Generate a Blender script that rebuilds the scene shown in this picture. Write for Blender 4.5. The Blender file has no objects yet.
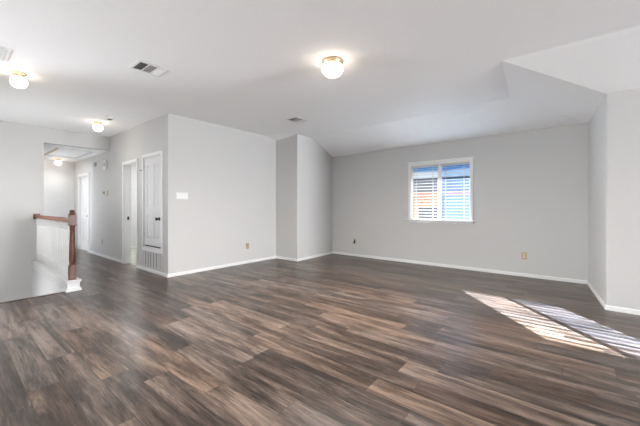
import bpy, bmesh, math, random
from mathutils import Vector, Matrix
random.seed(7)
sc = bpy.context.scene
C = sc.collection
PI = math.pi

# ------------------------------------------------------------------ camera
cam = bpy.data.cameras.new('camera'); camo = bpy.data.objects.new('camera', cam); C.objects.link(camo)
camo.location = (0, 0, 1.19)
camo.rotation_euler = (PI/2, 0, math.atan2(306, 379))
cam.sensor_width = 36; cam.lens = 306/640*36; cam.shift_y = -7/640; cam.clip_start = 0.02; cam.clip_end = 300
sc.camera = camo

# ------------------------------------------------------------------ view
sc.view_settings.view_transform = 'Standard'; sc.view_settings.look = 'None'
sc.view_settings.gamma = 1; sc.view_settings.use_curve_mapping = False
sc.view_settings.exposure = 0.37

# ------------------------------------------------------------------ world: blue sky with pale cloud near the horizon
W = bpy.data.worlds.new('sky'); sc.world = W; W.use_nodes = True
nt = W.node_tree; nt.nodes.clear()
def wn(t): return nt.nodes.new(t)
wo = wn('ShaderNodeOutputWorld'); bg = wn('ShaderNodeBackground'); tc = wn('ShaderNodeTexCoord'); sep = wn('ShaderNodeSeparateXYZ')
cr = wn('ShaderNodeValToRGB'); no = wn('ShaderNodeTexNoise'); ma = wn('ShaderNodeMath'); mb_ = wn('ShaderNodeMath')
nt.links.new(tc.outputs['Generated'], sep.inputs[0]); nt.links.new(tc.outputs['Generated'], no.inputs['Vector'])
no.inputs['Scale'].default_value = 5; no.inputs['Detail'].default_value = 5
ma.operation = 'MULTIPLY_ADD'; nt.links.new(no.outputs['Fac'], ma.inputs[0]); ma.inputs[1].default_value = 0.03; nt.links.new(sep.outputs[2], ma.inputs[2])
mb_.operation = 'ADD'; nt.links.new(ma.outputs[0], mb_.inputs[0]); mb_.inputs[1].default_value = -0.015
nt.links.new(mb_.outputs[0], cr.inputs[0])
e = cr.color_ramp.elements
e[0].position = 0.0; e[0].color = (0.80, 0.86, 0.92, 1)
e[1].position = 0.100; e[1].color = (0.78, 0.86, 0.93, 1)
x = e.new(0.110); x.color = (0.12, 0.30, 0.58, 1)
x = e.new(0.5); x.color = (0.08, 0.22, 0.52, 1)
nt.links.new(cr.outputs[0], bg.inputs[0]); bg.inputs[1].default_value = 0.85; nt.links.new(bg.outputs[0], wo.inputs[0])

# ------------------------------------------------------------------ sun, and unseen fill lights added to brighten the room evenly
sun = bpy.data.lights.new('sun', 'SUN'); suno = bpy.data.objects.new('sun', sun); C.objects.link(suno)
sun.energy = 175; sun.angle = math.radians(0.5); sun.color = (0.92, 0.965, 1.0)
suno.rotation_euler = Vector((1.39, -1.665, -1.0)).to_track_quat('-Z', 'Y').to_euler()
def area(name, loc, direction, sx, sy, power, color=(1, 1, 1)):
    l = bpy.data.lights.new(name, 'AREA'); l.shape = 'RECTANGLE'; l.size = sx; l.size_y = sy; l.energy = power; l.color = color
    o = bpy.data.objects.new(name, l); C.objects.link(o); o.location = loc
    o.rotation_euler = Vector(direction).to_track_quat('-Z', 'Z').to_euler()
    return o
CW = (0.975, 0.985, 1)
area('fill_right', (9.97, 3.3, 1.25), (-1, 0, 0.7), 2.3, 1.8, 1000, CW)  # added main fill from the right, out of view
area('fill_rear', (-1.9, -3.97, 1.10), (0, 1, 1.5), 3.4, 1.8, 100, CW)  # added fill from behind the camera, tilted up at the ceiling
area('fill_left', (-7.97, -2.9, 1.15), (1, 0.5, 1.2), 1.8, 1.6, 370, CW)  # added fill from the rear left, for the angled ceiling face
area('fill_stair', (-6.7, 0.05, 1.4), (0, 1, 0.45), 1.5, 1.1, 24, CW)  # added fill for the railing and hall wall
area('fill_lower_stair', (-6.7, 0.13, -0.75), (-0.1, 1, 0.1), 1.4, 0.8, 26, CW)  # added to lift the dark stairwell walls; no source there
area('fill_hall', (-9.4, 1.29, 1.1), (0, 1, 0), 0.7, 1.8, 9, CW)  # added to brighten the far hallway from its unseen side
area('fill_bathroom', (-8.2, 2.95, 2.40), (0, 0, -1), 0.9, 0.5, 45, CW)  # added under the bathroom ceiling without a fixture, to whiten the doorway view

# ------------------------------------------------------------------ materials
def mat(name): 
    m = bpy.data.materials.new(name); m.use_nodes = True
    return m, m.node_tree, m.node_tree.nodes['Principled BSDF']
def simple(name, col, rough=0.5, metal=0.0, bump=0, bscale=60, var=0.0, spec=0.5):
    m, t, b = mat(name)
    b.inputs['Roughness'].default_value = rough; b.inputs['Metallic'].default_value = metal
    b.inputs['Specular IOR Level'].default_value = spec
    tcn = t.nodes.new('ShaderNodeTexCoord'); n = t.nodes.new('ShaderNodeTexNoise')
    n.inputs['Scale'].default_value = bscale; n.inputs['Detail'].default_value = 3
    t.links.new(tcn.outputs['Object'], n.inputs['Vector'])
    mx = t.nodes.new('ShaderNodeMix'); mx.data_type = 'RGBA'
    a = [max(0, c*(1-var)) for c in col]; c2 = [min(1, c*(1+var)) for c in col]
    mx.inputs[6].default_value = (*a, 1); mx.inputs[7].default_value = (*c2, 1)
    t.links.new(n.outputs['Fac'], mx.inputs[0]); t.links.new(mx.outputs[2], b.inputs['Base Color'])
    if bump:
        bp = t.nodes.new('ShaderNodeBump'); bp.inputs['Strength'].default_value = bump; bp.inputs['Distance'].default_value = 0.01
        t.links.new(n.outputs['Fac'], bp.inputs['Height']); t.links.new(bp.outputs[0], b.inputs['Normal'])
    return m
M = {}
M['wall'] = simple('wall_paint', (0.545, 0.54, 0.53), 0.75, bump=0.10, bscale=70, var=0.015, spec=0.25)
M['ceiling'] = simple('ceiling_paint', (0.88, 0.88, 0.88), 0.9, bump=0.12, bscale=45, var=0.02, spec=0.1)
M['white'] = simple('white_trim_paint', (0.74, 0.74, 0.735), 0.35, var=0.01, bscale=8)
M['door'] = simple('white_door_paint', (0.68, 0.68, 0.685), 0.3, var=0.01, bscale=8)
M['hallwhite'] = simple('hall_white_paint', (0.68, 0.68, 0.68), 0.7, bump=0.1, bscale=70, var=0.01)
M['plastic'] = simple('white_plastic', (0.72, 0.72, 0.71), 0.35, var=0.01, bscale=20)
M['toggle'] = simple('switch_toggle_white', (0.82, 0.82, 0.80), 0.3)
M['brass'] = simple('brass', (0.55, 0.42, 0.27), 0.35, 1.0, var=0.05, bscale=15)
M['brassplate'] = simple('aged_brass_plate', (0.45, 0.33, 0.16), 0.4, 0.7, var=0.08, bscale=60)
M['socket'] = simple('beige_socket', (0.68, 0.60, 0.42), 0.4)
M['dark'] = simple('dark_slot', (0.03, 0.028, 0.025), 0.6)
M['knob'] = simple('dark_bronze', (0.05, 0.045, 0.04), 0.3, 0.8)
M['steel'] = simple('brushed_steel', (0.6, 0.6, 0.6), 0.3, 1.0)
M['duct'] = simple('dark_duct', (0.14, 0.135, 0.13), 0.8)
M['vane'] = simple('vane_grey', (0.42, 0.41, 0.40), 0.5)
M['slatgrille'] = simple('grille_grey_white', (0.58, 0.57, 0.56), 0.5)
M['grilleback'] = simple('grille_back_grey', (0.16, 0.15, 0.145), 0.7)
M['blind'] = simple('blind_white', (0.52, 0.52, 0.51), 0.45)
M['tile'] = simple('bathroom_floor_green_grey', (0.30, 0.31, 0.25), 0.5, var=0.25, bscale=6)
M['rawwood'] = simple('pine_stop', (0.62, 0.50, 0.42), 0.6, var=0.1)

def wood(name, c1, c2, rough, scl=(1, 1, 14)):
    m, t, b = mat(name)
    tcn = t.nodes.new('ShaderNodeTexCoord'); mp = t.nodes.new('ShaderNodeMapping'); n = t.nodes.new('ShaderNodeTexNoise'); r = t.nodes.new('ShaderNodeValToRGB')
    mp.inputs['Scale'].default_value = scl; n.inputs['Scale'].default_value = 5; n.inputs['Detail'].default_value = 5; n.inputs['Distortion'].default_value = 0.6
    t.links.new(tcn.outputs['Object'], mp.inputs[0]); t.links.new(mp.outputs[0], n.inputs['Vector']); t.links.new(n.outputs['Fac'], r.inputs[0])
    r.color_ramp.elements[0].position = 0.3; r.color_ramp.elements[0].color = (*c1, 1)
    r.color_ramp.elements[1].position = 0.7; r.color_ramp.elements[1].color = (*c2, 1)
    t.links.new(r.outputs[0], b.inputs['Base Color']); b.inputs['Roughness'].default_value = rough
    return m
M['cherry'] = wood('dark_cherry_wood', (0.045, 0.012, 0.005), (0.14, 0.042, 0.018), 0.4, (12, 12, 1.2))
M['cherryrail'] = wood('cherry_rail_wood', (0.14, 0.045, 0.02), (0.30, 0.12, 0.06), 0.4, (1.2, 12, 12))

def floor_material():
    m, t, b = mat('laminate_planks')
    N = t.nodes.new; L = t.links.new
    def math_(op, a, bb=None, c=None):
        n = N('ShaderNodeMath'); n.operation = op
        for i, v in enumerate((a, bb, c)):
            if v is None: continue
            if isinstance(v, (int, float)): n.inputs[i].default_value = v
            else: L(v, n.inputs[i])
        return n.outputs[0]
    g = N('ShaderNodeNewGeometry'); s = N('ShaderNodeSeparateXYZ'); L(g.outputs['Position'], s.inputs[0])
    PW, PL = 0.172, 1.22
    ry = math_('DIVIDE', s.outputs[1], PW); row = math_('FLOOR', ry); fy = math_('FRACT', ry)
    w1 = N('ShaderNodeTexWhiteNoise'); w1.noise_dimensions = '1D'; L(row, w1.inputs['W'])
    rx = math_('ADD', math_('DIVIDE', s.outputs[0], PL), math_('MULTIPLY', w1.outputs['Value'], 7.0))
    col = math_('FLOOR', rx); fx = math_('FRACT', rx)
    cv = N('ShaderNodeCombineXYZ'); L(row, cv.inputs[0]); L(col, cv.inputs[1])
    w2 = N('ShaderNodeTexWhiteNoise'); w2.noise_dimensions = '2D'; L(cv.outputs[0], w2.inputs['Vector'])
    # grain coordinates, offset plank by plank
    gx = math_('ADD', math_('MULTIPLY', s.outputs[0], 1.0), math_('MULTIPLY', w2.outputs['Value'], 37.0))
    gv = N('ShaderNodeCombineXYZ'); L(gx, gv.inputs[0]); L(math_('MULTIPLY', s.outputs[1], 9.0), gv.inputs[1]); L(math_('MULTIPLY', w2.outputs['Value'], 11.0), gv.inputs[2])
    n1 = N('ShaderNodeTexNoise'); n1.inputs['Scale'].default_value = 1.15; n1.inputs['Detail'].default_value = 8; n1.inputs['Roughness'].default_value = 0.68; n1.inputs['Distortion'].default_value = 0.5
    L(gv.outputs[0], n1.inputs['Vector'])
    gv2 = N('ShaderNodeCombineXYZ'); L(math_('MULTIPLY', gx, 3.0), gv2.inputs[0]); L(math_('MULTIPLY', s.outputs[1], 70.0), gv2.inputs[1]); L(w2.outputs['Value'], gv2.inputs[2])
    n2 = N('ShaderNodeTexNoise'); n2.inputs['Scale'].default_value = 2.0; n2.inputs['Detail'].default_value = 7; n2.inputs['Roughness'].default_value = 0.7; n2.inputs['Distortion'].default_value = 0.4
    L(gv2.outputs[0], n2.inputs['Vector'])
    gv3 = N('ShaderNodeCombineXYZ'); L(math_('MULTIPLY', gx, 2.6), gv3.inputs[0]); L(math_('MULTIPLY', s.outputs[1], 34.0), gv3.inputs[1]); L(w2.outputs['Value'], gv3.inputs[2])
    n3 = N('ShaderNodeTexNoise'); n3.inputs['Scale'].default_value = 1.0; n3.inputs['Detail'].default_value = 5; n3.inputs['Roughness'].default_value = 0.6; n3.inputs['Distortion'].default_value = 0.4
    L(gv3.outputs[0], n3.inputs['Vector'])
    # value = plank tone + broad figure + fine grain
    v = math_('MULTIPLY', math_('SUBTRACT', w2.outputs['Value'], 0.5), 0.34)
    v = math_('ADD', v, math_('MULTIPLY', math_('SUBTRACT', n1.outputs['Fac'], 0.5), 2.5))
    v = math_('ADD', v, math_('MULTIPLY', math_('SUBTRACT', n2.outputs['Fac'], 0.5), 1.25))
    v = math_('ADD', v, math_('MULTIPLY', math_('SUBTRACT', n3.outputs['Fac'], 0.5), 0.35))
    v = math_('ADD', v, 0.5)
    r = N('ShaderNodeValToRGB'); L(v, r.inputs[0])
    els = r.color_ramp.elements
    els[0].position = 0.05; els[0].color = (0.015, 0.010, 0.0075, 1)
    els[1].position = 0.98; els[1].color = (0.20, 0.153, 0.125, 1)
    a = els.new(0.35); a.color = (0.042, 0.030, 0.0235, 1)
    a = els.new(0.6); a.color = (0.088, 0.064, 0.052, 1)
    # some planks are greyer
    hs = N('ShaderNodeHueSaturation'); L(r.outputs[0], hs.inputs['Color'])
    w3 = N('ShaderNodeTexWhiteNoise'); w3.noise_dimensions = '2D'; ad = N('ShaderNodeVectorMath'); ad.inputs[1].default_value = (31.7, 12.3, 0); L(cv.outputs[0], ad.inputs[0]); L(ad.outputs[0], w3.inputs['Vector'])
    L(math_('ADD', math_('MULTIPLY', w3.outputs['Value'], 0.45), 0.88), hs.inputs['Saturation'])
    # joints
    ey = math_('MULTIPLY', math_('MINIMUM', fy, math_('SUBTRACT', 1.0, fy)), PW)
    ex = math_('MULTIPLY', math_('MINIMUM', fx, math_('SUBTRACT', 1.0, fx)), PL)
    gap = math_('LESS_THAN', math_('MINIMUM', ex, ey), 0.0016)
    mx = N('ShaderNodeMix'); mx.data_type = 'RGBA'; L(gap, mx.inputs[0]); L(hs.outputs[0], mx.inputs[6]); mx.inputs[7].default_value = (0.03, 0.022, 0.018, 1)
    L(mx.outputs[2], b.inputs['Base Color'])
    L(math_('ADD', math_('MULTIPLY', n2.outputs['Fac'], 0.10), 0.24), b.inputs['Roughness'])
    b.inputs['Specular IOR Level'].default_value = 0.36
    bp = N('ShaderNodeBump'); bp.inputs['Strength'].default_value = 0.12; bp.inputs['Distance'].default_value = 0.003
    L(math_('SUBTRACT', n2.outputs['Fac'], gap), bp.inputs['Height']); L(bp.outputs[0], b.inputs['Normal'])
    return m
M['floor'] = floor_material()

def glow(name, col, s):
    m, t, b = mat(name)
    b.inputs['Base Color'].default_value = (0.9, 0.87, 0.8, 1); b.inputs['Roughness'].default_value = 0.25
    lw = t.nodes.new('ShaderNodeLayerWeight'); lw.inputs[0].default_value = 0.35
    mr = t.nodes.new('ShaderNodeMapRange'); mr.inputs[3].default_value = s; mr.inputs[4].default_value = s*0.3
    t.links.new(lw.outputs['Facing'], mr.inputs[0]); t.links.new(mr.outputs[0], b.inputs['Emission Strength'])
    b.inputs['Emission Color'].default_value = (*col, 1)
    return m
M['globe'] = glow('lit_opal_glass', (1, 0.84, 0.67), 9.0)

def thin_glass(name, tint, haze, hazecol):
    m, t, b = mat(name); t.nodes.remove(b); out = t.nodes['Material Output']
    tr = t.nodes.new('ShaderNodeBsdfTransparent'); tr.inputs[0].default_value = (*tint, 1)
    gl = t.nodes.new('ShaderNodeBsdfGlossy'); gl.inputs['Roughness'].default_value = 0.02
    m1 = t.nodes.new('ShaderNodeMixShader'); m1.inputs[0].default_value = 0.004
    t.links.new(tr.outputs[0], m1.inputs[1]); t.links.new(gl.outputs[0], m1.inputs[2])
    if haze:
        df = t.nodes.new('ShaderNodeBsdfTranslucent'); df.inputs[0].default_value = (*hazecol, 1)
        m2 = t.nodes.new('ShaderNodeMixShader'); m2.inputs[0].default_value = haze
        t.links.new(m1.outputs[0], m2.inputs[1]); t.links.new(df.outputs[0], m2.inputs[2]); t.links.new(m2.outputs[0], out.inputs[0])
    else: t.links.new(m1.outputs[0], out.inputs[0])
    return m
M['glass'] = thin_glass('window_glass', (0.97, 0.98, 1), 0, None)
M['screen'] = thin_glass('insect_screen_mesh', (0.76, 0.86, 0.98), 0.006, (0.75, 0.85, 1.0))

def brickmat():
    m, t, b = mat('tan_brick')
    tcn = t.nodes.new('ShaderNodeTexCoord'); mp = t.nodes.new('ShaderNodeMapping'); br = t.nodes.new('ShaderNodeTexBrick')
    mp.inputs['Rotation'].default_value = (PI/2, 0, 0)
    br.inputs['Color1'].default_value = (0.21, 0.085, 0.032, 1); br.inputs['Color2'].default_value = (0.28, 0.13, 0.055, 1); br.inputs['Mortar'].default_value = (0.33, 0.26, 0.18, 1)
    br.inputs['Scale'].default_value = 3.0; br.inputs['Mortar Size'].default_value = 0.015
    t.links.new(tcn.outputs['Object'], mp.inputs[0]); t.links.new(mp.outputs[0], br.inputs['Vector']); t.links.new(br.outputs[0], b.inputs['Base Color'])
    b.inputs['Roughness'].default_value = 0.9
    return m
M['brick'] = brickmat()
M['shingle'] = simple('grey_shingles', (0.13, 0.13, 0.14), 0.9, bump=0.5, bscale=9, var=0.35)
M['siding'] = simple('pale_siding', (0.12, 0.18, 0.25), 0.7, var=0.05)
M['fascia'] = simple('terracotta_fascia', (0.30, 0.12, 0.07), 0.7)
M['lawn'] = simple('dry_lawn', (0.16, 0.17, 0.08), 0.95, var=0.3, bscale=3)

# ------------------------------------------------------------------ helpers
def box(bm, x0, x1, y0, y1, z0, z1):
    vs = [bm.verts.new((x, y, z)) for x in (x0, x1) for y in (y0, y1) for z in (z0, z1)]
    for f in ((0, 1, 3, 2), (4, 6, 7, 5), (0, 4, 5, 1), (2, 3, 7, 6), (0, 2, 6, 4), (1, 5, 7, 3)): bm.faces.new([vs[i] for i in f])
def lathe(bm, prof, seg=32, cx=0, cy=0, axis='Z'):
    rings = []
    for r, z in prof:
        ring = []
        for k in range(seg):
            a = 2*PI*k/seg; u, v = r*math.cos(a), r*math.sin(a)
            p = (cx+u, cy+v, z) if axis == 'Z' else ((z, cx+u, cy+v) if axis == 'X' else (cx+u, z, cy+v))
            ring.append(bm.verts.new(p))
        rings.append(ring)
    for a, b in zip(rings, rings[1:]):
        for k in range(seg): bm.faces.new((a[k], a[(k+1) % seg], b[(k+1) % seg], b[k]))
    bm.faces.new(rings[0]); bm.faces.new(rings[-1])
def obj(name, bm, m, parent=None, smooth=False, bevel=0, world=True):
    bmesh.ops.recalc_face_normals(bm, faces=bm.faces)
    me = bpy.data.meshes.new(name); bm.to_mesh(me); bm.free(); me.materials.append(M[m])
    o = bpy.data.objects.new(name, me); C.objects.link(o)
    if smooth:
        for p in me.polygons: p.use_smooth = True
        me.set_sharp_from_angle(angle=math.radians(40))
    if parent: 
        o.parent = parent
        if world: o.matrix_parent_inverse = Matrix.Translation(-parent.location) if parent.parent is None else Matrix.Identity(4)
    if bevel:
        b = o.modifiers.new('bevel', 'BEVEL'); b.width = bevel; b.segments = 2; b.limit_method = 'ANGLE'
    return o
def boxes(name, lst, m, parent=None, bevel=0):
    bm = bmesh.new()
    for b in lst: box(bm, *b)
    return obj(name, bm, m, parent, bevel=bevel)
def struct(o): o['kind'] = 'structure'; return o
def thing(name, label, cat, loc=(0, 0, 0), group=None):
    o = bpy.data.objects.new(name, None); C.objects.link(o); o.location = loc; o.empty_display_size = 0.1
    o['label'] = label; o['category'] = cat
    if group: o['group'] = group
    return o
def tag(o, label, cat, group=None):
    o['label'] = label; o['category'] = cat
    if group: o['group'] = group
    return o
def lbox(name, b, m, parent, bevel=0.0):      # child box given in the parent's own coordinates
    bm = bmesh.new(); box(bm, *b)
    return obj(name, bm, m, parent, bevel=bevel, world=False)
def wall_with_holes(name, axis, p0, p1, a0, a1, z0, z1, holes, m='wall'):
    # axis 'Y': wall lies at y in [p0,p1], runs a0..a1 along x
    xs = sorted({a0, a1, *[h[0] for h in holes], *[h[1] for h in holes]})
    zs = sorted({z0, z1, *[h[2] for h in holes], *[h[3] for h in holes]})
    bm = bmesh.new(); nx, nz = len(xs)-1, len(zs)-1
    solid = [[not any(h[0] <= (xs[i]+xs[i+1])/2 <= h[1] and h[2] <= (zs[j]+zs[j+1])/2 <= h[3] for h in holes) for j in range(nz)] for i in range(nx)]
    def P(a, p, z): return (a, p, z) if axis == 'Y' else (p, a, z)
    cache = {}
    def V(a, p, z):
        k = (a, p, z)
        if k not in cache: cache[k] = bm.verts.new(P(a, p, z))
        return cache[k]
    def S(i, j): return 0 <= i < nx and 0 <= j < nz and solid[i][j]
    for i in range(nx):
        for j in range(nz):
            if not solid[i][j]: continue
            A, B, Z, Y = xs[i], xs[i+1], zs[j], zs[j+1]
            for p in (p0, p1): bm.faces.new([V(A, p, Z), V(B, p, Z), V(B, p, Y), V(A, p, Y)])
            if not S(i-1, j): bm.faces.new([V(A, p0, Z), V(A, p1, Z), V(A, p1, Y), V(A, p0, Y)])
            if not S(i+1, j): bm.faces.new([V(B, p0, Z), V(B, p1, Z), V(B, p1, Y), V(B, p0, Y)])
            if not S(i, j-1): bm.faces.new([V(A, p0, Z), V(B, p0, Z), V(B, p1, Z), V(A, p1, Z)])
            if not S(i, j+1): bm.faces.new([V(A, p0, Y), V(B, p0, Y), V(B, p1, Y), V(A, p1, Y)])
    return struct(obj(name, bm, m))

# ------------------------------------------------------------------ floor
H = 2.74; TOP = 2.95
struct(boxes('floor', [(-5.4, 10.0, -4.0, 6.18, -0.2, 0), (-10.9, -5.4, 1.2, 2.44, -0.2, 0), (-8.0, -5.4, -4.0, 0.1, -0.2, 0)], 'floor'))
struct(boxes('floor_bathroom', [(-10.0, -5.9, 2.44, 3.43, -0.2, 0)], 'tile'))
lower = boxes('floor_lower_stairs', [(-5.42-0.26*k-0.28, -5.42-0.26*k, 0.1, 1.1, -0.2-0.185*(k+1)-0.3, -0.185*(k+1)) for k in range(10)], 'floor'); struct(lower)
struct(boxes('trim_stair_nosing', [(-5.425, -5.36, 0.1, 1.08, -0.03, 0.006)], 'floor', bevel=0.006))

# ------------------------------------------------------------------ walls
wx0, wx1, wz0, wz1 = -2.545, -1.40, 0.915, 2.03          # window opening
wall_with_holes('wall_window_side', 'Y', 6.18, 6.27, -4.70, 0.38, 0, TOP, [(wx0, wx1, wz0, wz1)])
def prism(bm, pts, z0, z1):
    a = [bm.verts.new((x, y, z0)) for x, y in pts]; b = [bm.verts.new((x, y, z1)) for x, y in pts]
    n = len(pts); bm.faces.new(a); bm.faces.new(b)
    for i in range(n): bm.faces.new((a[i], a[(i+1) % n], b[(i+1) % n], b[i]))
bm = bmesh.new(); prism(bm, [(0.25, 6.18), (0.35, 4.80), (10.12, 4.60), (10.12, 4.74), (0.44, 4.91), (0.38, 6.18)], 0, TOP)
struct(obj('wall_jog', bm, 'wall', bevel=0.012))
wall_with_holes('wall_right', 'X', 10.0, 10.12, -4.12, 4.61, 0, TOP, [(2.1, 4.5, 0.45, 2.45)])
wall_with_holes('wall_rear', 'Y', -4.12, -4.0, -8.12, 10.12, 0, TOP, [(-3.6, -0.2, 0.25, 2.15)])
bm = bmesh.new(); prism(bm, [(-5.18, 2.38), (-5.18, 4.81), (-4.51, 4.81), (-4.585, 6.18), (-4.70, 6.18), (-4.63, 4.93), (-5.30, 4.93), (-5.30, 2.5)], 0, TOP)
struct(obj('wall_left', bm, 'wall', bevel=0.008))
bd = (-7.13, -6.47, 0, 2.04); cd = (-6.14, -5.42, 0.43, 2.085); hd = (-10.42, -9.56, 0, 1.99)
wall_with_holes('wall_hall', 'Y', 2.38, 2.50, -10.9, -5.185, 0, TOP, [bd, cd, hd])
struct(boxes('wall_stair_side', [(-8.12, -8.0, 0.0, 1.27, -2.0, TOP), (-8.12, -8.0, 1.27, 2.38, 2.44, TOP)], 'wall'))
struct(boxes('wall_stairwell', [(-8.0, -5.42, 1.1, 1.2, -2.0, 0)], 'hallwhite'))
wall_with_holes('wall_stair_rear', 'Y', -0.02, 0.1, -8.0, -5.4, -2.0, TOP, [(-7.5, -5.9, 0.8, 2.0)])
big_w = (-7.5, -5.9, 0.8, 2.0)
wall_with_holes('wall_left_rear', 'X', -8.12, -8.0, -4.0, -0.02, 0, TOP, [(-3.85, -1.95, 0.55, 2.3)])
struct(boxes('wall_hall_end', [(-11.02, -10.9, 1.15, 2.5, 0, 2.6)], 'hallwhite'))
wall_with_holes('wall_hall_side', 'Y', 1.15, 1.27, -10.9, -8.12, 0, 2.6, [(-9.8, -9.0, 0, 2.03)], 'hallwhite')  # door opening is unseen, added for the hall fill
struct(boxes('wall_bathroom', [(-10.0, -6.3, 3.43, 3.53, 0, 2.6), (-6.40, -6.3, 2.5, 3.43, 0, 2.6), (-10.1, -10.0, 2.5, 3.53, 0, 2.6)], 'hallwhite'))

# ------------------------------------------------------------------ ceiling
bm = bmesh.new()
def cf(*pts): 
    vs = []
    for p in pts:
        k = tuple(round(c, 4) for c in p)
        if k not in cv_: cv_[k] = bm.verts.new(p)
        vs.append(cv_[k])
    bm.faces.new(vs)
cv_ = {}
Pp = (-0.54, 3.76, H); K = (-0.635, 5.13, H); Q = (0.35, 4.80, 2.48); D = (0.25, 6.18, 2.46); Cc = (-4.585, 6.18, 2.42); KL = (-4.537, 5.3, H)
B_ = (-4.51, 4.81, H); N_ = (-5.18, 4.45, H); A2 = (-5.18, 4.81, 2.685); R1 = (10.0, 3.76, H); R2 = (10.0, 4.60, 2.48)
cf((-5.18, 2.38, H), N_, B_, KL, K, Pp, R1, (10.0, -4.0, H), (-8.0, -4.0, H), (-8.0, 2.38, H))
cf(K, KL, Cc, D); cf(Pp, K, Q); cf(K, D, Q); cf(Pp, Q, R2, R1); cf(N_, A2, B_)
bmesh.ops.recalc_face_normals(bm, faces=bm.faces)
bm.faces.ensure_lookup_table()
if bm.faces[0].normal.z > 0: bmesh.ops.reverse_faces(bm, faces=bm.faces)
me = bpy.data.meshes.new('ceiling'); bm.to_mesh(me); bm.free(); me.materials.append(M['ceiling'])
ceil = bpy.data.objects.new('ceiling', me); C.objects.link(ceil); struct(ceil)
s = ceil.modifiers.new('solid', 'SOLIDIFY'); s.thickness = 0.1; s.offset = -1
struct(boxes('ceiling_hall', [(-10.9, -8.12, 1.27, 2.38, 2.44, 2.54)], 'ceiling'))
struct(boxes('ceiling_bathroom', [(-10.0, -6.4, 2.5, 3.43, 2.44, 2.54)], 'ceiling'))

# ------------------------------------------------------------------ baseboards
bh, bt = 0.054, 0.013
def base(name, segs):
    bm = bmesh.new()
    for (x0, y0, x1, y1, z) in segs:
        d = Vector((x1-x0, y1-y0)).normalized(); n = Vector((d.y, -d.x))*bt      # room is on the right-hand side of the run
        e = d*bt
        a = (x0-e.x*0, y0-e.y*0); b = (x1, y1)
        lo = [(a[0], a[1]), (b[0], b[1]), (b[0]+n.x, b[1]+n.y), (a[0]+n.x, a[1]+n.y)]
        hi = [(a[0], a[1]), (b[0], b[1]), (b[0]+n.x*0.5, b[1]+n.y*0.5), (a[0]+n.x*0.5, a[1]+n.y*0.5)]
        r = []
        for pts, zz in ((lo, z), (lo, z+bh*0.8), (hi, z+bh)): r.append([bm.verts.new((p[0], p[1], zz)) for p in pts])
        for q, w in zip(r, r[1:]):
            for i in range(4): bm.faces.new((q[i], q[(i+1) % 4], w[(i+1) % 4], w[i]))
        bm.faces.new(r[0]); bm.faces.new(r[-1])
    return struct(obj(name, bm, 'white'))
base('baseboard_window_side', [(-4.585, 6.18, 0.25, 6.18, 0)])
base('baseboard_jog', [(0.25, 6.18, 0.35, 4.80, 0), (0.35-bt, 4.80, 10.0, 4.602, 0)])
base('baseboard_left', [(-5.18, 2.38, -5.18, 4.81, 0), (-5.18, 4.81, -4.51+bt, 4.81, 0), (-4.51, 4.81, -4.585, 6.18, 0)])
base('baseboard_hall', [(-9.50, 2.38, -7.19, 2.38, 0), (-6.41, 2.38, -5.18+bt, 2.38, 0)])
base('baseboard_hall_end', [(-10.9, 1.27, -10.9, 2.38, 0)])
base('baseboard_bathroom', [(-10.0, 3.43, -6.4, 3.43, 0)])
base('baseboard_right', [(10.0, 4.59, 10.0, -4.0, 0)])
base('baseboard_rear', [(10.0, -4.0, -8.0, -4.0, 0)])

# ------------------------------------------------------------------ casings and doors of the hall wall
def casing(name, h, w=0.06, parent=None, sides=4):
    x0, x1, z0, z1 = h; l = [(x0-w, x0, 2.362, 2.38, z0 if z0 == 0 else z0-w, z1+w), (x1, x1+w, 2.362, 2.38, z0 if z0 == 0 else z0-w, z1+w), (x0, x1, 2.362, 2.38, z1, z1+w)]
    l += [(x0, x0+0.018, 2.38, 2.50, z0, z1), (x1-0.018, x1, 2.38, 2.50, z0, z1), (x0+0.018, x1-0.018, 2.38, 2.50, z1-0.018, z1)]
    if z0 > 0: l += [(x0, x1, 2.362, 2.38, z0-w, z0), (x0-0.0, x1, 2.38, 2.50, z0, z0+0.018)]
    return boxes(name, l, 'white', parent, bevel=0.003)
f = struct(casing('door_2', bd))
boxes('strike_plate', [(-7.112, -7.109, 2.43, 2.47, 0.90, 0.97)], 'knob', f)
def panel_door(name, x0, x1, y0, y1, z0, z1, rows, parent=None):
    # leaf with raised panels on its -Y face
    bm = bmesh.new(); box(bm, x0, x1, y0+0.008, y1, z0, z1)
    w = x1-x0; st = 0.095; mid = (x0+x1)/2
    box(bm, x0, x0+st, y0, y0+0.008, z0, z1); box(bm, x1-st, x1, y0, y0+0.008, z0, z1); box(bm, mid-0.045, mid+0.045, y0, y0+0.008, z0, z1)
    zs = [z0] + [v for r in rows for v in r] + [z1]
    for k in range(0, len(zs), 2):
        for a, b in ((x0+st, mid-0.045), (mid+0.045, x1-st)): box(bm, a, b, y0, y0+0.008, zs[k], zs[k+1])
    d = obj(name, bm, 'door', parent)
    for a, b in ((x0+st, mid-0.045), (mid+0.045, x1-st)):
        for r in rows:
            bm = bmesh.new(); g = 0.022
            o = [bm.verts.new((x, y0+0.008, z)) for x, z in ((a+g*.4, r[0]+g*.4), (b-g*.4, r[0]+g*.4), (b-g*.4, r[1]-g*.4), (a+g*.4, r[1]-g*.4))]
            i = [bm.verts.new((x, y0+0.001, z)) for x, z in ((a+g*1.6, r[0]+g*1.6), (b-g*1.6, r[0]+g*1.6), (b-g*1.6, r[1]-g*1.6), (a+g*1.6, r[1]-g*1.6))]
            bm.faces.new(i); bm.faces.new(o)
            for q in range(4): bm.faces.new((o[q], o[(q+1) % 4], i[(q+1) % 4], i[q]))
            obj('door_panel', bm, 'door', d)
    return d
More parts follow.
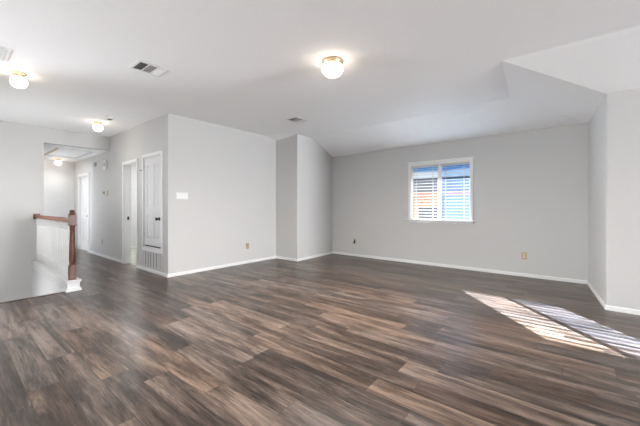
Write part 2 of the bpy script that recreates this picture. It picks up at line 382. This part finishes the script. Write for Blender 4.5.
def knob(x, y, z, parent, m='knob'):
    bm = bmesh.new(); lathe(bm, [(0.032, y), (0.032, y-0.006), (0.012, y-0.010), (0.012, y-0.030), (0.024, y-0.038), (0.028, y-0.050), (0.022, y-0.062), (0.008, y-0.066)], 20, x, z, 'Y')
    return obj('door_knob', bm, m, parent, smooth=True)
d1 = struct(panel_door('door_1', -6.115, -5.445, 2.385, 2.42, 0.475, 2.062, [(0.60, 1.02), (1.17, 1.93)]))
casing('door_casing', cd, 0.055, d1)
knob(-5.515, 2.385, 0.965, d1)
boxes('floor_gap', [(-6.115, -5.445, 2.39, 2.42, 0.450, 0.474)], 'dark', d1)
for hz in (0.62, 1.87): boxes('hinge', [(-6.124, -6.112, 2.378, 2.386, hz, hz+0.085)], 'steel', d1)
d3 = struct(panel_door('door_3', -10.40, -9.58, 2.42, 2.455, 0.01, 1.97, [(0.22, 0.86), (1.02, 1.83)]))
casing('door_casing', hd, 0.06, d3)
knob(-9.66, 2.42, 0.93, d3, 'steel')

# ------------------------------------------------------------------ the window
win = struct(boxes('window_1', [(wx0-0.048, wx0, 6.162, 6.18, wz0-0.0, wz1), (wx1, wx1+0.048, 6.162, 6.18, wz0, wz1), (wx0-0.048, wx1+0.048, 6.160, 6.18, wz1, wz1+0.055), (wx0-0.07, wx1+0.07, 6.150, 6.18, wz1+0.055, wz1+0.07),
   (wx0, wx0+0.006, 6.18, 6.27, wz0, wz1), (wx1-0.012, wx1, 6.18, 6.27, wz0, wz1), (wx0, wx1, 6.18, 6.27, wz1-0.012, wz1)], 'white', bevel=0.002))
boxes('window_sill', [(wx0-0.09, wx1+0.09, 6.125, 6.27, wz0-0.022, wz0), (wx0-0.05, wx1+0.05, 6.165, 6.18, wz0-0.06, wz0-0.022)], 'white', win, bevel=0.004)
mid = (wx0+wx1)/2
boxes('window_mullion', [(mid-0.026, mid+0.026, 6.228, 6.262, wz0, wz1)], 'white', win, bevel=0.003)
for k, (a, b) in enumerate(((wx0+0.006, mid-0.026), (mid+0.026, wx1-0.012))):
    s_ = 0.012
    fr = boxes('window_frame', [(a, a+s_, 6.235, 6.257, wz0, wz1-0.012), (b-s_, b, 6.235, 6.257, wz0, wz1-0.012), (a, b, 6.235, 6.257, wz0, wz0+0.02), (a, b, 6.235, 6.257, wz1-0.035, wz1-0.012)], 'white', win)
    boxes('window_pane', [(a+s_, b-s_, 6.245, 6.249, wz0+0.02, wz1-0.035)], 'glass', win)
    if k: boxes('insect_screen', [(a+s_, b-s_, 6.262, 6.264, wz0+0.02, wz1-0.035)], 'screen', win)
# blinds
for k, (a, b) in enumerate(((wx0+0.010, mid-0.022), (mid+0.022, wx1-0.014))):
    t = thing('venetian_blind', ['white horizontal-slat blind over the window pane showing the brick house', 'white horizontal-slat blind over the hazy window pane with insect screen'][k], 'window blind', ((a+b)/2, 6.203, wz1-0.03), 'blinds in the twin window')
    boxes('headrail', [(a, b, 6.182, 6.224, wz1-0.055, wz1-0.013)], 'blind', t, bevel=0.003)
    n = 17; z0_, z1_ = wz0+0.072, wz1-0.085
    bm = bmesh.new(); tilt = math.radians(-2); hw = 0.0205
    for i in range(n):
        z = z0_+(z1_-z0_)*i/(n-1); c_, s2 = math.cos(tilt)*hw, math.sin(tilt)*hw
        pts = [(6.203-c_, z-s2), (6.203, z+0.0028), (6.203+c_, z+s2)]
        lo = [[bm.verts.new((x, y, zz-0.0016)) for y, zz in pts] for x in (a+0.003, b-0.003)]
        hi = [[bm.verts.new((x, y, zz+0.0016)) for y, zz in pts] for x in (a+0.003, b-0.003)]
        for q in range(2):
            bm.faces.new((lo[0][q], lo[1][q], lo[1][q+1], lo[0][q+1])); bm.faces.new((hi[0][q], hi[1][q], hi[1][q+1], hi[0][q+1]))
        for S_ in (0, 1): bm.faces.new((lo[S_][0], lo[S_][1], lo[S_][2], hi[S_][2], hi[S_][1], hi[S_][0]))
        for q in (0, 2): bm.faces.new((lo[0][q], lo[1][q], hi[1][q], hi[0][q]))
    obj('slats', bm, 'blind', t)
    boxes('bottom_rail', [(a+0.003, b-0.003, 6.182, 6.224, wz0+0.002, wz0+0.018)], 'blind', t, bevel=0.003)
    for cx_ in (a+0.10, b-0.10):
        boxes('ladder_cord', [(cx_-0.002, cx_+0.002, 6.1775, 6.1790, wz0+0.02, wz1-0.05), (cx_-0.002, cx_+0.002, 6.2270, 6.2285, wz0+0.02, wz1-0.05)], 'blind', t)
    if k == 0:
        bm = bmesh.new(); lathe(bm, [(0.004, wz1-0.05), (0.004, wz1-0.62), (0.006, wz1-0.65)], 8, a+0.06, 6.168); obj('tilt_wand', bm, 'blind', t)
# unseen overhang, added outside to cut the far end of the sun patch
struct(boxes('sun_cut_overhang', [(-8.5, 4, 6.27, 7.22, 2.33, 2.46), (-8.5, 4, 7.22, 7.26, 2.31, 2.48)], 'fascia'))
# unseen windows out of view, added to go with the fill lights
def fill_window(name, axis, p, a0, a1, z0, z1):
    l = []
    def B(u0, u1, q0, q1, v0, v1): l.append((u0, u1, q0, q1, v0, v1) if axis == 'Y' else (q0, q1, u0, u1, v0, v1))
    q0, q1 = p
    for u in (a0, (a0+a1)/2-0.03, a1-0.06): B(u, u+0.06, q0, q1, z0, z1)
    B(a0, a1, q0, q1, z0, z0+0.06); B(a0, a1, q0, q1, z1-0.06, z1)
    o = struct(boxes(name, l, 'white'))
    bm = bmesh.new()
    pp = (q0+q1)/2; b = (a0+0.06, a1-0.06, pp-0.002, pp+0.002, z0+0.06, z1-0.06)
    box(bm, *(b if axis == 'Y' else (b[2], b[3], b[0], b[1], b[4], b[5]))); obj('window_pane', bm, 'glass', o)
fill_window('fill_window_2', 'X', (10.05, 10.09), 2.1, 4.5, 0.45, 2.45)
fill_window('fill_window_3', 'Y', (-4.09, -4.05), -3.6, -0.2, 0.25, 2.15)

fill_window('fill_window_5', 'Y', (-0.012, 0.02), *big_w)
boxes('light_blocker', [(-7.5, -5.9, -0.019, -0.013, 0.8, 2.0)], 'blind', bpy.data.objects['fill_window_5'])  # added board, unseen, stops side light passing the stair opening
fill_window('fill_window_4', 'X', (-8.09, -8.05), -3.85, -1.95, 0.55, 2.3)

# ------------------------------------------------------------------ outside: lawn and the neighbouring house
struct(boxes('ground', [(-40, 30, 6.5, 60, -3.2, -3.0)], 'lawn'))
nb = thing('neighbour_house', 'tan brick house with grey shingle roof seen through the window', 'house', (-6, 15, -3.0))
hy = 15.0
boxes('brick_wall', [(-13, -4.65, hy, hy+7, -3.0, 1.75)], 'brick', nb)
boxes('pale_siding_wall', [(-4.65, 3, hy+0.4, hy+7, -3.0, 1.75)], 'siding', nb)
boxes('fascia_board', [(-13.3, 3.3, hy-0.45, hy-0.38, 1.66, 1.86), (-13.3, 3.3, hy-0.38, hy+0.4, 1.70, 1.74)], 'fascia', nb)
boxes('dark_window', [(-5.75, -4.72, hy-0.03, hy+0.01, -0.6, 1.15)], 'dark', nb)
bm = bmesh.new()
v = [bm.verts.new(p) for p in ((-13.3, hy-0.45, 1.84), (3.3, hy-0.45, 1.84), (3.3, hy+0.75, 2.62), (-13.3, hy+0.75, 2.62), (-13.3, hy+7.4, 1.70), (3.3, hy+7.4, 1.70))]
for q in ((0, 1, 2, 3), (3, 2, 5, 4), (0, 3, 4), (1, 5, 2), (0, 4, 5, 1)): bm.faces.new([v[i] for i in q])
obj('shingle_roof', bm, 'shingle', nb)

# ------------------------------------------------------------------ stair railing
Yr = 1.165
rl = thing('stair_railing', 'white baluster stair railing with cherry wood handrail and turned newel post', 'railing', (-5.4, Yr, 0))
# curb with a cap nosing
boxes('curb', [(-8.0, -5.52, 1.10, 1.235, 0.0, 0.125), (-8.0, -5.52, 1.085, 1.25, 0.125, 0.145)], 'white', rl, bevel=0.004)
def ring_box(bm, cx, cy, hw, z0, z1): box(bm, cx-hw, cx+hw, cy-hw, cy+hw, z0, z1)
bm = bmesh.new()
for hw, z0, z1 in ((0.090, 0, 0.03), (0.080, 0.03, 0.05), (0.070, 0.05, 0.115), (0.080, 0.115, 0.13), (0.090, 0.13, 0.15)): ring_box(bm, -5.44, Yr, hw, z0, z1)
obj('newel_plinth', bm, 'white', rl, bevel=0.004)
bm = bmesh.new(); nx, ny = -5.44, Yr
ring_box(bm, nx, ny, 0.040, 0.15, 0.345)
lathe(bm, [(0.039, 0.345), (0.041, 0.36), (0.030, 0.375), (0.034, 0.39), (0.037, 0.44), (0.034, 0.60), (0.029, 0.80), (0.027, 0.86), (0.034, 0.875), (0.028, 0.89), (0.038, 0.915)], 24, nx, ny)
ring_box(bm, nx, ny, 0.041, 0.915, 1.065)
np_ = obj('newel_post', bm, 'cherry', rl, smooth=True, bevel=0.003)
bm = bmesh.new(); lathe(bm, [(0.030, 1.065), (0.046, 1.075), (0.046, 1.085), (0.026, 1.092), (0.030, 1.104), (0.034, 1.115), (0.028, 1.128), (0.010, 1.136)], 24, nx, ny)
obj('finial', bm, 'cherry', np_, smooth=True)
# handrail with a moulded profile, along X
bm = bmesh.new()
pr = [(-0.022, 0.955), (0.022, 0.955), (0.024, 0.975), (0.031, 0.985), (0.031, 1.003), (0.022, 1.016), (0, 1.021), (-0.022, 1.016), (-0.031, 1.003), (-0.031, 0.985), (-0.024, 0.975)]
A_ = [bm.verts.new((-7.975, Yr+y, z)) for y, z in pr]; B2 = [bm.verts.new((-5.481, Yr+y, z)) for y, z in pr]
bm.faces.new(A_); bm.faces.new(B2)
for i in range(len(pr)): bm.faces.new((A_[i], A_[(i+1) % len(pr)], B2[(i+1) % len(pr)], B2[i]))
hr = obj('handrail', bm, 'cherryrail', rl, smooth=True)
boxes('rosette', [(-8.0, -7.972, Yr-0.05, Yr+0.05, 0.935, 1.04)], 'cherry', hr, bevel=0.006)
nb_ = 22
for i in range(nb_):
    x = -7.90+i*(2.36/(nb_-1)); bm = bmesh.new()
    ring_box(bm, x, Yr, 0.016, 0.145, 0.30)
    lathe(bm, [(0.016, 0.30), (0.011, 0.315), (0.015, 0.33), (0.016, 0.38), (0.012, 0.62), (0.010, 0.80), (0.014, 0.82), (0.010, 0.835), (0.015, 0.85)], 10, x, Yr)
    ring_box(bm, x, Yr, 0.015, 0.85, 0.956)
    obj('baluster', bm, 'white', rl, smooth=True)

# ------------------------------------------------------------------ ceiling lamps
def lamp(loc, label, r, watts, wide=False):
    t = thing('ceiling_light', label, 'ceiling light', loc, 'lit ceiling lights')
    bm = bmesh.new()
    if wide: lathe(bm, [(r*0.90, 0), (r*0.97, -0.008), (r*0.97, -0.034), (r*0.90, -0.046), (r*0.86, -0.05)], 40)
    else: lathe(bm, [(r*0.86, 0), (r*0.90, -0.006), (r*0.88, -0.014), (r*0.60, -0.022), (r*0.56, -0.045), (r*0.62, -0.05)], 40)
    obj('brass_mount', bm, 'brass', t, smooth=True, world=False)
    if not wide:
        for a in (0.4, 2.5, 4.6):
            bm = bmesh.new(); lathe(bm, [(0.005, 0), (0.007, 0.004), (0.007, 0.012), (0.004, 0.016)], 10)
            o = obj('thumb_screw', bm, 'brass', t, world=False); o.location = (math.cos(a)*r*0.6, math.sin(a)*r*0.6, -0.035); o.rotation_euler = (0, PI/2, a)
    bm = bmesh.new()
    if wide: prof = [(r*0.86, -0.048), (r*0.98, -0.06), (r*1.02, -0.082), (r*0.99, -0.105), (r*0.88, -0.13), (r*0.68, -0.152), (r*0.4, -0.166), (r*0.1, -0.172)]
    else: prof = [(r*0.60, -0.048), (r*0.72, -0.055), (r*0.93, -0.075), (r*1.0, -0.10), (r*0.96, -0.125), (r*0.82, -0.148), (r*0.55, -0.166), (r*0.25, -0.174), (r*0.05, -0.176)]
    lathe(bm, prof, 40); obj('glass_shade', bm, 'globe', t, smooth=True, world=False)
    l = bpy.data.lights.new('bulb', 'SPOT'); l.spot_size = math.radians(180); l.spot_blend = 1.0; l.energy = watts; l.color = (1, 0.96, 0.91); l.shadow_soft_size = 0.1
    o = bpy.data.objects.new('bulb', l); C.objects.link(o); o.parent = t; o.location = (0, 0, -0.20)
    return t
lamp((-1.95, 2.63, H), 'wide brass-ringed opal flush ceiling light alone above the open room floor', 0.113, 480, True)
lamp((-4.97, 0.57, H), 'opal globe ceiling light with brass mount, on the main ceiling before the stairwell', 0.078, 10)
lamp((-6.735, 1.82, H), 'opal globe ceiling light with brass mount beside the smoke detector', 0.078, 10)
lamp((-10.5, 1.95, 2.44), 'small opal globe ceiling light inside the far hallway behind the attic hatch', 0.072, 10)

# ------------------------------------------------------------------ ceiling registers
def vent(loc, label, sx, sy):
    t = thing('ceiling_vent', label, 'air vent', loc, 'ceiling air vents')
    gx, gy = sx/2-0.035, sy/2-0.03
    bm = bmesh.new()
    for b in ((-sx/2, sx/2, -sy/2, -gy, -0.008, 0), (-sx/2, sx/2, gy, sy/2, -0.008, 0), (-sx/2, -gx, -gy, gy, -0.008, 0), (gx, sx/2, -gy, gy, -0.008, 0)): box(bm, *b)
    for y in (-gy/3, gy/3): box(bm, -gx, gx, y-0.006, y+0.006, -0.009, 0)
    obj('frame', bm, 'white', t, world=False, bevel=0.002)
    lbox('duct_backing', (-gx, gx, -gy, gy, -0.0015, -0.0005), 'duct', t)
    for k in range(3):
        y0 = -gy+2*gy/3*k+0.008; y1 = y0+2*gy/3-0.016; bm = bmesh.new(); n = 7
        for i in range(n):
            if k == 1: 
                x = -gx+(i+0.5)*2*gx/n; box(bm, x-0.003, x+0.003, y0, y1, -0.012, -0.003)
            else:
                y = y0+(i+0.5)*(y1-y0)/n; s_ = -1 if k == 0 else 1
                w0 = bmesh.new(); vs = [bm.verts.new((xx, yy, zz)) for xx in (-gx, gx) for yy, zz in ((y, -0.002), (y+s_*0.010, -0.012), (y+s_*0.0112, -0.012), (y+0.0012*s_, -0.002))]; w0.free()
                bm.faces.new(vs[:4]); bm.faces.new(vs[4:])
                for q in range(4): bm.faces.new((vs[q], vs[(q+1) % 4], vs[4+(q+1) % 4], vs[4+q]))
        obj('louver_section', bm, 'vane' if k < 2 else 'white', t, world=False)  # greyer colour on two sections paints in the shade on their vanes
    return t
vent((-3.66, 1.48, H), 'white three-section ceiling vent between the room light and the stair lights', 0.28, 0.33)
vent((-3.77, 4.02, H), 'white three-section ceiling vent near the recessed wall corner', 0.28, 0.32)
vent((-4.48, 0.25, H), 'white ceiling vent at the picture edge above the stairwell light', 0.40, 0.38)
# smoke detectors
def disc(name, label, cat, loc, axis, prof, m='plastic', ringm='dark'):
    t = thing(name, label, cat, loc); bm = bmesh.new(); lathe(bm, prof, 32, 0, 0, axis); obj('cover', bm, m, t, smooth=True, world=False)
    return t
t = disc('smoke_detector', 'round white smoke detector on ceiling beside the brass globe light', 'smoke detector', (-6.21, 1.85, H), 'Z', [(0.068, 0), (0.068, -0.02), (0.05, -0.036), (0.02, -0.038)])
bm = bmesh.new(); lathe(bm, [(0.036, -0.0375), (0.036, -0.042), (0.012, -0.043)], 24); obj('sensor_grille', bm, 'dark', t, world=False)
t = disc('wall_detector', 'small round grey detector high on hallway wall next to the chime', 'detector', (-8.96, 2.38, 2.20), 'Y', [(0.055, 0), (0.055, -0.02), (0.04, -0.032)], 'vane')
bm = bmesh.new(); lathe(bm, [(0.02, -0.032), (0.016, -0.038)], 20, 0, 0, 'Y'); obj('sensor_cap', bm, 'grilleback', t, world=False)
t = thing('door_chime', 'white square wall chime box with round grey face high on hall wall', 'door chime', (-8.22, 2.38, 2.13))
lbox('housing', (-0.075, 0.075, -0.04, 0, -0.10, 0.10), 'plastic', t, 0.01)
bm = bmesh.new(); lathe(bm, [(0.052, -0.04), (0.048, -0.046), (0.02, -0.047)], 28, 0, 0.01, 'Y'); obj('speaker_face', bm, 'vane', t, world=False, smooth=True)
t = thing('thermostat', 'beige thermostat with small grey display on the hall wall below the chime', 'thermostat', (-8.17, 2.38, 1.49))
lbox('body', (-0.045, 0.055, -0.028, 0, -0.055, 0.055), 'socket', t, 0.006)
lbox('display', (-0.03, 0.02, -0.031, -0.028, 0.0, 0.035), 'vane', t)
t = thing('wall_sensor', 'small dark square sensor on the hall wall beside the thermostat', 'sensor', (-8.36, 2.38, 1.50))
lbox('body', (-0.03, 0.03, -0.02, 0, -0.035, 0.035), 'vane', t, 0.004); lbox('lens', (-0.016, 0.016, -0.023, -0.02, -0.016, 0.016), 'dark', t)
# coat hook
t = thing('wall_hook', 'tiny dark metal hook on the wall at the closet door casing', 'hook', (-6.24, 2.38, 1.86))
lbox('plate', (-0.02, 0.02, -0.005, 0, -0.012, 0.012), 'knob', t); lbox('arm', (-0.006, 0.006, -0.04, -0.005, -0.006, 0.004), 'knob', t)

# return air grille under the closet door
t = thing('return_air_grille', 'white return air grille with vertical louvers under the closet door', 'air grille', (-5.82, 2.38, 0.09))
lbox('backing', (-0.34, 0.34, -0.006, 0, 0, 0.275), 'grilleback', t)
bm = bmesh.new()
for b in ((-0.36, 0.36, -0.014, 0, 0.27, 0.285), (-0.36, 0.36, -0.014, 0, -0.012, 0.006), (-0.36, -0.335, -0.014, 0, 0.006, 0.27), (0.335, 0.36, -0.014, 0, 0.006, 0.27)): box(bm, *b)
obj('frame', bm, 'slatgrille', t, world=False)
bm = bmesh.new()
for i in range(18):
    x = -0.308+(i//3)*0.112+(i%3)*0.026; box(bm, x-0.011, x+0.011, -0.012, -0.006, 0.006, 0.27)
obj('louvers', bm, 'slatgrille', t, world=False)

# attic hatch in the hall ceiling
t = thing('attic_hatch', 'white attic access panel with wooden stops in the hallway ceiling', 'attic hatch', (-9.2, 1.88, 2.44))
lbox('hatch_panel', (-0.66, 0.68, -0.27, 0.30, -0.006, 0), 'ceiling', t, 0.002)
bm = bmesh.new()
for b in ((-0.76, 0.74, 0.315, 0.36, -0.016, 0), (-0.76, -0.715, -0.30, 0.315, -0.016, 0), (0.69, 0.74, -0.30, 0.315, -0.016, 0)): box(bm, *b)
obj('trim_frame', bm, 'white', t, world=False, bevel=0.003)
lbox('wooden_stop', (-0.70, 0.68, -0.32, -0.275, -0.020, 0), 'rawwood', t)
lbox('seam_gap', (-0.713, -0.668, -0.27, 0.31, -0.003, 0), 'duct', t); lbox('seam_gap', (-0.66, 0.68, 0.300, 0.313, -0.003, 0), 'duct', t)

# ------------------------------------------------------------------ switches and outlets
def plate(name, label, cat, loc, axis, w, h, m, group=None):
    t = thing(name, label, cat, loc, group); t.rotation_euler = (0, 0, 0 if axis == 'Y' else PI/2)
    lbox('cover_plate', (-w/2, w/2, -0.006, 0, -h/2, h/2), m, t, 0.003)
    return t
t = plate('light_switch', 'white four-gang light switch plate on the grey wall near the outer corner', 'light switch', (-5.18, 2.62, 1.365), 'X', 0.21, 0.118, 'plastic')
for k in range(4):
    x = -0.069+0.046*k; bz = lbox('switch_bezel', (x-0.0165, x+0.0165, -0.008, -0.006, -0.034, 0.034), 'toggle', t, 0.001)
    lbox('toggle', (x-0.005, x+0.005, -0.019, -0.008, 0.0, 0.012), 'toggle', t)
def outlet(loc, label, axis, pm='brassplate', sm='socket'):
    t = plate('wall_outlet', label, 'wall outlet', loc, axis, 0.072, 0.116, pm, 'brass wall outlets')
    for z in (-0.022, 0.022):
        bm = bmesh.new(); lathe(bm, [(0.0165, -0.006), (0.0165, -0.009), (0.014, -0.0095)], 20, 0, z, 'Y'); s_ = obj('socket', bm, sm, t, world=False)
        lbox('slot', (-0.007, -0.005, -0.0105, -0.009, z-0.002, z+0.007), 'dark', s_); lbox('slot', (0.005, 0.007, -0.0105, -0.009, z-0.002, z+0.007), 'dark', s_)
    return t
outlet((-5.18, 4.01, 0.356), 'small brass outlet low on the grey wall with the light switch', 'X', 'brassplate', 'vane')
outlet((-0.563, 6.18, 0.35), 'brass outlet with beige sockets low on the window wall near the jog', 'Y')
outlet((-8.515, 2.38, 0.345), 'brass outlet low on the hall wall below the thermostat', 'Y')
t = plate('cable_plate', 'grey cable wall plate with dark jack and white plug under the window wall corner', 'cable plate', (-3.94, 6.18, 0.35), 'Y', 0.075, 0.118, 'brassplate')
lbox('jack', (-0.005, 0.03, -0.03, -0.006, -0.045, 0.03), 'knob', t, 0.003); lbox('plug', (-0.03, -0.008, -0.034, -0.006, -0.01, 0.04), 'plastic', t, 0.003)
